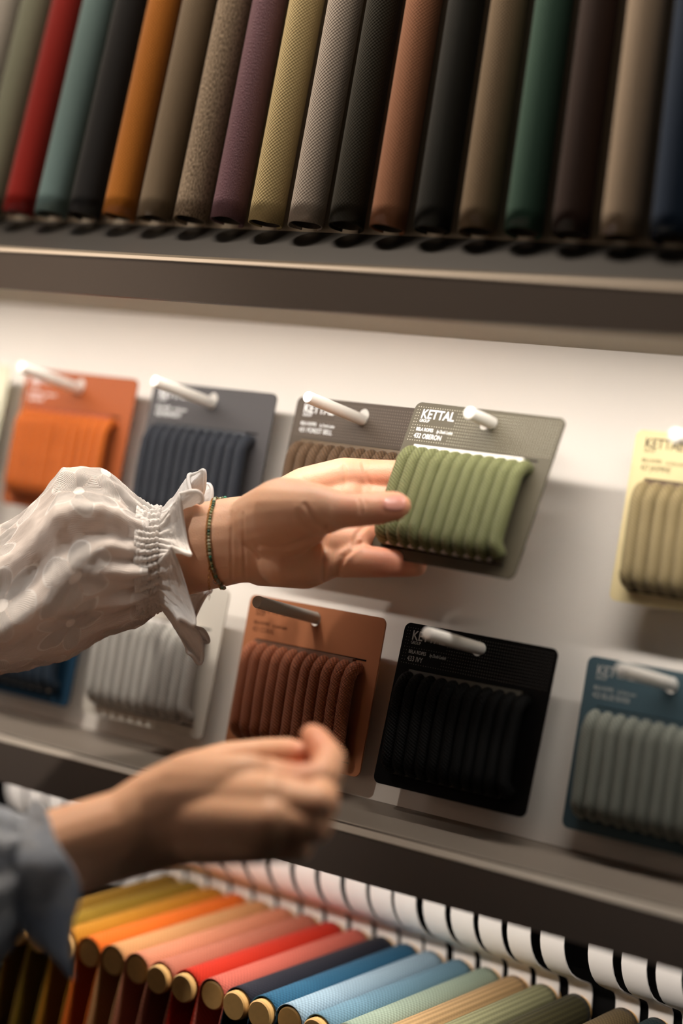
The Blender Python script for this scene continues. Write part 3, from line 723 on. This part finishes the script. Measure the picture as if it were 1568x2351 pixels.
# ------------------------------------------------------------------ lace sleeves
def lace_mat(name, c_hi, c_lo, trans=0.30):
    """Raised floral lace: voronoi flower centres, scalloped petals with ribbed threads, sheer ground between."""
    m, nt, Pb = newmat(name); ln = nt.links.new
    uv = nt.nodes.new('ShaderNodeUVMap'); sp = nt.nodes.new('ShaderNodeSeparateXYZ')
    nz = nt.nodes.new('ShaderNodeTexNoise'); nz.inputs['Scale'].default_value = 120; nz.inputs['Detail'].default_value = 2; ln(uv.outputs[0], nz.inputs['Vector'])
    ln(uv.outputs[0], sp.inputs[0])
    nw = nt.nodes.new('ShaderNodeTexNoise'); nw.inputs['Scale'].default_value = 22; nw.inputs['Detail'].default_value = 1; ln(uv.outputs[0], nw.inputs['Vector'])
    wv = nt.nodes.new('ShaderNodeVectorMath'); wv.operation = 'MULTIPLY_ADD'; ln(nw.outputs['Color'], wv.inputs[0]); wv.inputs[1].default_value = (.018, .018, 0); ln(uv.outputs[0], wv.inputs[2])
    WUV = wv.outputs[0]
    SCL = 25.0
    vo = nt.nodes.new('ShaderNodeTexVoronoi'); vo.voronoi_dimensions = '2D'; vo.inputs['Scale'].default_value = SCL; vo.inputs['Randomness'].default_value = 0.8
    ln(WUV, vo.inputs['Vector'])
    vm = nt.nodes.new('ShaderNodeVectorMath'); vm.operation = 'SUBTRACT'; ln(WUV, vm.inputs[0]); ln(vo.outputs['Position'], vm.inputs[1])
    s2 = nt.nodes.new('ShaderNodeSeparateXYZ'); ln(vm.outputs[0], s2.inputs[0])
    ang = math_node(nt, 'ARCTAN2', s2.outputs[1], s2.outputs[0])
    rad = math_node(nt, 'SQRT', math_node(nt, 'ADD', math_node(nt, 'MULTIPLY', s2.outputs[0], s2.outputs[0]), math_node(nt, 'MULTIPLY', s2.outputs[1], s2.outputs[1])))
    NP = 6
    pa = math_node(nt, 'SUBTRACT', math_node(nt, 'FRACT', math_node(nt, 'MULTIPLY', ang, NP / (2 * PI))), 0.5)     # -0.5..0.5 inside a petal
    edge = math_node(nt, 'MULTIPLY_ADD', math_node(nt, 'MULTIPLY', pa, pa), -0.036, 0.0205)                       # scalloped outline
    t = math_node(nt, 'SUBTRACT', edge, rad)
    inside = math_node(nt, 'GREATER_THAN', t, 0.0)
    rim = math_node(nt, 'LESS_THAN', math_node(nt, 'ABSOLUTE', t), 0.0007)
    vein = math_node(nt, 'LESS_THAN', math_node(nt, 'MULTIPLY', math_node(nt, 'SUBTRACT', 0.5, math_node(nt, 'ABSOLUTE', pa)), rad), 0.00045)
    across = math_node(nt, 'MULTIPLY', pa, math_node(nt, 'MULTIPLY', math_node(nt, 'ADD', rad, 0.004), 2 * PI / NP))
    wob = math_node(nt, 'MULTIPLY', nz.outputs['Fac'], 8.0)
    ribs = math_node(nt, 'SINE', math_node(nt, 'ADD', math_node(nt, 'MULTIPLY', across, 2 * PI / 0.0009), wob))
    ribs = math_node(nt, 'MULTIPLY_ADD', ribs, 0.25, 0.75)
    core = math_node(nt, 'LESS_THAN', rad, 0.0032)
    gx = math_node(nt, 'SINE', math_node(nt, 'ADD', math_node(nt, 'MULTIPLY', sp.outputs[1], 2 * PI / 0.0009), math_node(nt, 'MULTIPLY', nz.outputs['Fac'], 22)))
    ground = math_node(nt, 'MULTIPLY_ADD', gx, 0.12, 0.16)
    h = math_node(nt, 'ADD', math_node(nt, 'MULTIPLY', inside, ribs), math_node(nt, 'MULTIPLY', math_node(nt, 'SUBTRACT', 1.0, inside), ground))
    h = math_node(nt, 'MULTIPLY', h, math_node(nt, 'SUBTRACT', 1.0, math_node(nt, 'MULTIPLY', math_node(nt, 'MULTIPLY', vein, inside), 0.6)))
    h = math_node(nt, 'MAXIMUM', h, math_node(nt, 'MAXIMUM', rim, math_node(nt, 'MULTIPLY', core, 0.95)))
    mx = nt.nodes.new('ShaderNodeMix'); mx.data_type = 'RGBA'; mx.inputs[6].default_value = lin(c_lo); mx.inputs[7].default_value = lin(c_hi)
    ln(h, mx.inputs[0]); ln(mx.outputs[2], Pb.inputs['Base Color'])
    Pb.inputs['Roughness'].default_value = 0.85; Pb.inputs['Specular IOR Level'].default_value = 0.2; Pb.inputs['Sheen Weight'].default_value = 0.2
    b = bump(nt, Pb, h, 0.85, 0.0010)
    tl_ = nt.nodes.new('ShaderNodeBsdfTranslucent'); ln(mx.outputs[2], tl_.inputs[0]); ln(b.outputs[0], tl_.inputs['Normal'])
    ms = nt.nodes.new('ShaderNodeMixShader'); ms.inputs[0].default_value = trans
    out = nt.nodes['Material Output']; ln(Pb.outputs[0], ms.inputs[1]); ln(tl_.outputs[0], ms.inputs[2]); ln(ms.outputs[0], out.inputs[0])
    return m
def crinkle_mat(name, col, trans=.25):
    """Gathered cotton: fine crosswise crinkles."""
    m, nt, Pb = newmat(name); ln = nt.links.new
    uv = nt.nodes.new('ShaderNodeUVMap'); mp = nt.nodes.new('ShaderNodeMapping'); mp.inputs['Scale'].default_value = (0.35, 1, 1); ln(uv.outputs[0], mp.inputs[0])
    nz = nt.nodes.new('ShaderNodeTexNoise'); nz.inputs['Scale'].default_value = 620; nz.inputs['Detail'].default_value = 4; ln(mp.outputs[0], nz.inputs['Vector'])
    mx = nt.nodes.new('ShaderNodeMix'); mx.data_type = 'RGBA'; c = lin(col)
    mx.inputs[6].default_value = (*[x * .82 for x in c[:3]], 1); mx.inputs[7].default_value = c; ln(nz.outputs['Fac'], mx.inputs[0]); ln(mx.outputs[2], Pb.inputs['Base Color'])
    Pb.inputs['Roughness'].default_value = 0.85; Pb.inputs['Specular IOR Level'].default_value = 0.2
    b = bump(nt, Pb, nz.outputs['Fac'], 0.8, 0.0012)
    tl_ = nt.nodes.new('ShaderNodeBsdfTranslucent'); ln(mx.outputs[2], tl_.inputs[0]); ms = nt.nodes.new('ShaderNodeMixShader'); ms.inputs[0].default_value = trans
    out = nt.nodes['Material Output']; ln(Pb.outputs[0], ms.inputs[1]); ln(tl_.outputs[0], ms.inputs[2]); ln(ms.outputs[0], out.inputs[0])
    return m
M_crinkle = crinkle_mat('white_crinkled_cotton', (0.98, 0.965, 0.95), .35)
M_lace = lace_mat('white_lace', (1.0, 0.99, 0.98), (0.95, 0.915, 0.89), .40)
M_lace_cool_shade = lace_mat('white_lace_cool_shade', (0.90, 0.93, 0.97), (0.78, 0.83, 0.90), .35)  # lower sleeve of the white blouse, cool bluish shade put into its colour

def interp(tab, x):
    for (a, *va), (b, *vb) in zip(tab[:-1], tab[1:]):
        if x <= b:
            t = (x - a) / (b - a); t = t * t * (3 - 2 * t) if False else t
            return [p + (q_ - p) * t for p, q_ in zip(va, vb)]
    return list(tab[-1][1:])

def cloth(name, rows, nu, nv_, mat, func, thick=.0007, closed=True, label=None):
    bm = bmesh.new(); L = bm.loops.layers.uv.verify(); V = []
    for i in range(nu + 1):
        V.append([func(i / nu, j / nv_) for j in range(nv_ + (0 if closed else 1))])
    vv = [[bm.verts.new(p) for p, _ in r] for r in V]
    for i in range(nu):
        for j in range(nv_):
            j2 = (j + 1) % len(vv[0])
            f = bm.faces.new((vv[i][j], vv[i][j2], vv[i + 1][j2], vv[i + 1][j]))
            uvs = (V[i][j][1], V[i][j2][1], V[i + 1][j2][1], V[i + 1][j][1])
            for n_, (l, t) in enumerate(zip(f.loops, uvs)):
                tv = t[1] + (rows if (closed and j2 == 0 and n_ in (1, 2)) else 0); l[L].uv = (t[0], tv)
    bmesh.ops.recalc_face_normals(bm, faces=bm.faces)
    o = pobj(name, bm, mat)
    s = o.modifiers.new('t', 'SOLIDIFY'); s.thickness = thick; s.offset = 0
    if label: o['label'] = label
    return o

def fbm(x, y, z, o=4):
    s = 0; a = 1
    for _ in range(o): s += a * noise.noise(Vector((x, y, z))); x *= 2; y *= 2; z *= 2; a *= .5
    return s

# left sleeve: px position along the arm -> top and bottom silhouette, depth y
TAB = [(-420, 1300, 1640, -.210), (-250, 1255, 1610, -.185), (-100, 1215, 1590, -.163), (0, 1200, 1562, -.148), (50, 1172, 1553, -.142), (107, 1120, 1541, -.136),
       (150, 1066, 1527, -.132), (200, 1060, 1500, -.127), (250, 1072, 1472, -.122), (279, 1092, 1460, -.119), (304, 1118, 1448, -.116), (330, 1140, 1432, -.114), (352, 1158, 1415, -.112), (372, 1165, 1398, -.110)]
def fold_lines(a, px):
    """Long soft drapes running from the gathered cuff back along the sleeve."""
    f = 0.0; k = max(0.0, min(1.0, (px - 40) / 280))
    for a0, slope, wd_, amp in ((.35, -.10, .13, .0042), (.95, .25, .12, .0060), (1.35, .55, .10, .0036), (1.75, .10, .16, .0050), (2.2, -.35, .12, .0052), (2.65, -.20, .14, .0040),
                                (3.3, .2, .2, .004), (4.2, .1, .2, .004), (5.2, -.2, .2, .004)):
        d = (a - a0 - slope * (1 - k) + PI) % (2 * PI) - PI
        f += 2.3 * amp * math.exp(-(d / (wd_ * (1.9 - .9 * k))) ** 2)
    return f
def sleeve(u, v):
    px = -420 + 770 * u
    top, bot, y = interp(TAB, px)
    cy = (top + bot) / 2; hh = (bot - top) / 2 / 4020
    c = at(px, cy, y)
    a = 2 * PI * v
    g = min(1, max(0, (px - 150) / 200)) ** 1.5          # closeness to the gather
    r = hh - .0046 + fold_lines(a, px) * (.35 + .65 * abs(math.sin(a))) * (1 - .45 * g) * (.5 + .5 * min(1, g + .4))
    r += .0024 * g * math.sin(24 * a + 2.5 * math.sin(3 * a)) + .0016 * fbm(math.cos(a) * 4 + 9, math.sin(a) * 4, u * 16, 2)
    r += hh * .045 * fbm(math.cos(a) * 1.5 + u * 2, math.sin(a) * 1.5, u * 7 + 3, 2) + .0008 * fbm(math.cos(a) * 7 + 3, math.sin(a) * 7, u * 26, 3)
    p = c + UPV * (math.cos(a) * r) + TOC * (math.sin(a) * r * .84)
    return p, (px / 4000.0, a * .05)
cloth('blouse_sleeve', 2 * PI * .05, 230, 320, M_lace, sleeve, label='puffed white lace sleeve')
def smock(u, v):
    px = 320 + 52 * u; top, bot, y = interp(TAB, px); cy = (top + bot) / 2; hh = (bot - top) / 2 / 4020; a = 2 * PI * v
    e = min(1, u / .35); sag = 1 - .05 * math.sin(PI * min(1, u * 1.1))
    r = hh * sag * (.97 if u > .3 else .97) + .0012 * math.sin(44 * a + 2.4 * math.sin(5 * a) + u * 2) * min(1, .1 + 1.3 * u) + .0004 * math.sin(u * 34 + 6 * math.sin(9 * a) + 3 * fbm(a * 4, u, 3, 2)) * min(1, 2 * u) + .0008 * fbm(a * 9, u * 9, 2, 2)
    r = min(r, hh + .001); r = r - .0016 + .0020 * e
    c = at(px, cy, y)
    return c + UPV * (math.cos(a) * r) + TOC * (math.sin(a) * r * .90), (px / 4000., a * .05)
cloth('smocked_cuff', 2 * PI * .05, 44, 480, M_crinkle, smock, label='gathered elastic band of the cuff')
def ruffle_pt(u, v, off=0.0):
    a = 2 * PI * v; px = 369; top, bot, y = interp(TAB, px); cy = (top + bot) / 2; hh = (bot - top) / 2 / 4020 * .93
    c = at(px, cy, y)
    ph = 9 * a + .8 + .9 * math.sin(2 * a)
    wave = math.sin(ph)
    up = max(0, math.cos(a - .15)) ** 3; dn = max(0, math.cos(a - PI + .25)) ** 3; bk = max(0, -math.sin(a)); fr = max(0, math.sin(a))
    flare = .0060 + .0110 * up + .0190 * dn + .0065 * bk + .0050 * fr + .0066 * wave
    L_ = .0140 + .0050 * math.sin(ph + 1.5) + .0075 * up + .0065 * dn + .0100 * bk + .0010 * math.sin(15 * a)
    e = u ** 1.15
    r = hh + flare * e + .0011 * (1 - u) * math.sin(44 * a + 2.4 * math.sin(5 * a) + 2) + .0022 * u * math.sin(2 * ph + .6) * u
    side = (.0098 * math.cos(ph)) * u ** 1.3
    tang = -UPV * math.sin(a) + TOC * math.cos(a) * .9
    p = c + UPV * (math.cos(a) * r) + TOC * (math.sin(a) * r * .92) + c_right * (L_ * u) + tang * side
    p += (UPV * math.cos(a) + TOC * math.sin(a)) * (.0008 * fbm(a * 7, u * 5, 1))
    return p, (u * .03, a * .05)
cloth('cuff_ruffle', 2 * PI * .05, 44, 460, M_crinkle, ruffle_pt, label='flared ruffle of the lace cuff')
bm = bmesh.new(); tube(bm, [ruffle_pt(1.0, k / 460)[0] for k in range(460)], .0011, n=8, closed=True)
pobj('rolled_hem', bm, M_crinkle)

# right sleeve, out of focus, nearer
TB2 = [(-560, 1990, 2420, -.36), (-300, 1900, 2360, -.310), (-120, 1850, 2290, -.270), (-40, 1835, 2230, -.250), (20, 1862, 2190, -.240), (60, 1872, 2130, -.232)]
def sleeve2(u, v):
    px = -560 + 620 * u; top, bot, y = interp(TB2, px); cy = (top + bot) / 2; hh = (bot - top) / 2 / 4900; a = 2 * PI * v
    r = hh * (1 + .10 * fbm(math.cos(a) * 1.5, math.sin(a) * 1.5, u * 8, 4)) + .003 * math.sin(9 * a) * u
    return at(px, cy, y) + UPV * (math.cos(a) * r) + TOC * (math.sin(a) * r * .85), (px / 4900., a * .05)
cloth('blouse_sleeve', 2 * PI * .05, 80, 140, M_lace_cool_shade, sleeve2, label='white sleeve with cool blue shade tinted in, out of focus')
def ruffle2(u, v):
    a = 2 * PI * v; top, bot, y = interp(TB2, 50); cy = (top + bot) / 2; hh = (bot - top) / 2 / 4900 * .98; c = at(50, cy, y)
    up = max(0, math.cos(a)) ** 2; dn = max(0, math.cos(a - PI)) ** 2; fr = max(0, math.sin(a))
    r = hh + (.004 + .006 * up + .017 * dn + .0040 * fr + .0022 * math.sin(5 * a + 1)) * u
    L_ = .0180 + .0022 * math.sin(5 * a) - .0125 * up + .0130 * fr + .004 * dn
    p = c + UPV * (math.cos(a) * r) + TOC * (math.sin(a) * r * .85) + c_right * (L_ * u * (1.3 - .3 * u)) + (-UPV) * (.003 * u)
    return p, (u * .03, a * .05)
cloth('cuff_ruffle', 2 * PI * .05, 20, 200, M_lace_cool_shade, ruffle2, label='ruffle of the lower cuff, cool blue shade tinted in')
# blouse body, out of frame
bm = bmesh.new(); blob_chain(bm, [(SH_L + Vector((0, 0, .0)), .075, 1), (CHEST, .12, 1), (SH_R, .075, 1)]); blob_chain(bm, [(CHEST, .125, 1), (CHEST + Vector((0, 0, -.30)), .14, 1)])
for sh, el, r0 in ((SH_L, ELB_L, .058), (SH_R, ELB_R, .055)): blob_chain(bm, [(sh, .075, 1), (el, r0, 1)])
pobj('blouse_body', bm, M_lace)

# ------------------------------------------------------------------ bracelets
M_gold = plain('dull_gold', (0.72, 0.50, 0.24), 0.28, 0.5, metal=0.9); M_silver = plain('tarnished_silver', (0.62, 0.58, 0.54), 0.25, 0.5, metal=0.9)
BEADS = [plain('bead_%d' % k, c, 0.3, 0.5, grain=.2, gscale=900) for k, c in enumerate([(0.60, 0.62, 0.44), (0.22, 0.55, 0.44), (0.56, 0.50, 0.36), (0.72, 0.72, 0.60), (0.36, 0.42, 0.28), (0.50, 0.36, 0.24), (0.10, 0.28, 0.20)])]
def wrist_loop(dx, n, lift=0.0):
    """Closed loop hugging the wrist: visible side follows the skin, far side the nearest skin point."""
    FR = [(517, 1141), (507, 1140), (499, 1146), (492, 1158), (488, 1172), (484, 1192), (481, 1218), (481, 1245), (483, 1270), (487, 1290), (492, 1310), (499, 1328), (507, 1337)]
    raw = []
    for x, y in FR:
        loc, nn = ray_skin(x + dx, y)
        if loc is None: loc, nn, _, _ = bvh.find_nearest(at(x + dx, y, -.104))
        raw.append((loc, nn))
    top, bot = raw[0][0], raw[-1][0]; mid = (top + bot) / 2
    for k in range(1, 12):
        a = PI * k / 12; p = mid + (bot - mid) * math.cos(a) - TOC * (math.sin(a) * .030)
        loc, nn, _, _ = bvh.find_nearest(p); raw.append((loc, nn))
    m = len(raw); out = []; seg = [(raw[(i + 1) % m][0] - raw[i][0]).length for i in range(m)]; tot = sum(seg)
    for k in range(n):
        d = tot * k / n; i = 0
        while d > seg[i]: d -= seg[i]; i += 1
        t = d / seg[i]; p = raw[i][0].lerp(raw[(i + 1) % m][0], t)
        loc, nn, _, _ = bvh.find_nearest(p); out.append((loc + nn * lift, nn))
    return out
br = pobj('bead_bracelet', (lambda b: (tube(b, [p + c_right * 0 for p, _ in wrist_loop(0, 90, lift=.0006)], .00022, n=6, closed=True), b)[1])(bmesh.new()), M_gold)
br['label'] = 'string of tiny green and tan stone beads'
loopb = wrist_loop(0, 260, lift=.0009)
sph_me = []
for k, mt in enumerate(BEADS):
    b = bmesh.new(); bmesh.ops.create_uvsphere(b, u_segments=12, v_segments=8, radius=.00098)
    m_ = bpy.data.meshes.new('bead'); b.to_mesh(m_); b.free(); m_.shade_smooth(); m_.materials.append(mt); sph_me.append(m_)
last = None
for k in range(260):
    p, nn = loopb[k]
    if last is not None and (p - last).length < .00175: continue
    if 140 < k < 152: continue
    o = bpy.data.objects.new('bead', sph_me[rnd.choice((0, 0, 1, 2, 2, 3, 3, 4, 5, 6))]); COL.objects.link(o); o.parent = br
    o.location = p - person.location; last = p
def ring_bm(bm, c, r, w, e1, e2, sq=1.0, n=20):
    tube(bm, [c + e1 * (math.cos(2 * PI * k / n) * r) + e2 * (math.sin(2 * PI * k / n) * r * sq) for k in range(n)], w, n=6, closed=True, ref=e1.cross(e2))
bm = bmesh.new(); lp = wrist_loop(-6, 130, lift=.0008)
for k in range(130):
    p, nn = lp[k]; q2 = lp[(k + 1) % 130][0]; t = (q2 - p).normalized(); e2 = nn if k % 2 else t.cross(nn)
    ring_bm(bm, p, .00085, .00020, t, e2, .55, 10)
cb = pobj('chain_bracelet', bm, M_gold); cb['label'] = 'fine gold chain beside the beads'
bm = bmesh.new()
def skinpt(px, py, lift): 
    l, nn = ray_skin(px, py); return (l + nn * lift) if l is not None else at(px, py, -.112)
ring_bm(bm, skinpt(498, 1329, .0016), .0017, .00028, c_right, UPV)
ring_bm(bm, skinpt(494, 1308, .0012), .0012, .00025, UPV, c_right, .45)
ring_bm(bm, skinpt(496, 1317, .0012), .0010, .00025, UPV, TOC, .5)
tube(bm, [skinpt(503, 1334, .0016), skinpt(508, 1340, .0014), at(516, 1346, -.106)], .0006, n=8)
cl = pobj('clasp', bm, M_silver, parent=br); cl['label'] = 'silver ring clasp'; cl.parent = br
bm = bmesh.new()
base = skinpt(482, 1300, .0015)
for k in range(9):
    ring_bm(bm, base - UPV * (.0016 * k) + c_right * (.0002 * math.sin(k)), .0010, .00022, UPV, (c_right if k % 2 else TOC), .55, 10)
tip = base - UPV * .0150
tube(bm, [tip, tip - UPV * .0012 + c_right * .0006, tip - UPV * .0036, tip - UPV * .0012 - c_right * .0006, tip], .00018, n=6)
ring_bm(bm, base + UPV * .006 - c_right * .0006, .0016, .0003, (UPV - c_right * .6).normalized(), c_right, .5)
ch = pobj('chain_tail', bm, M_gold, parent=cb); ch.parent = cb
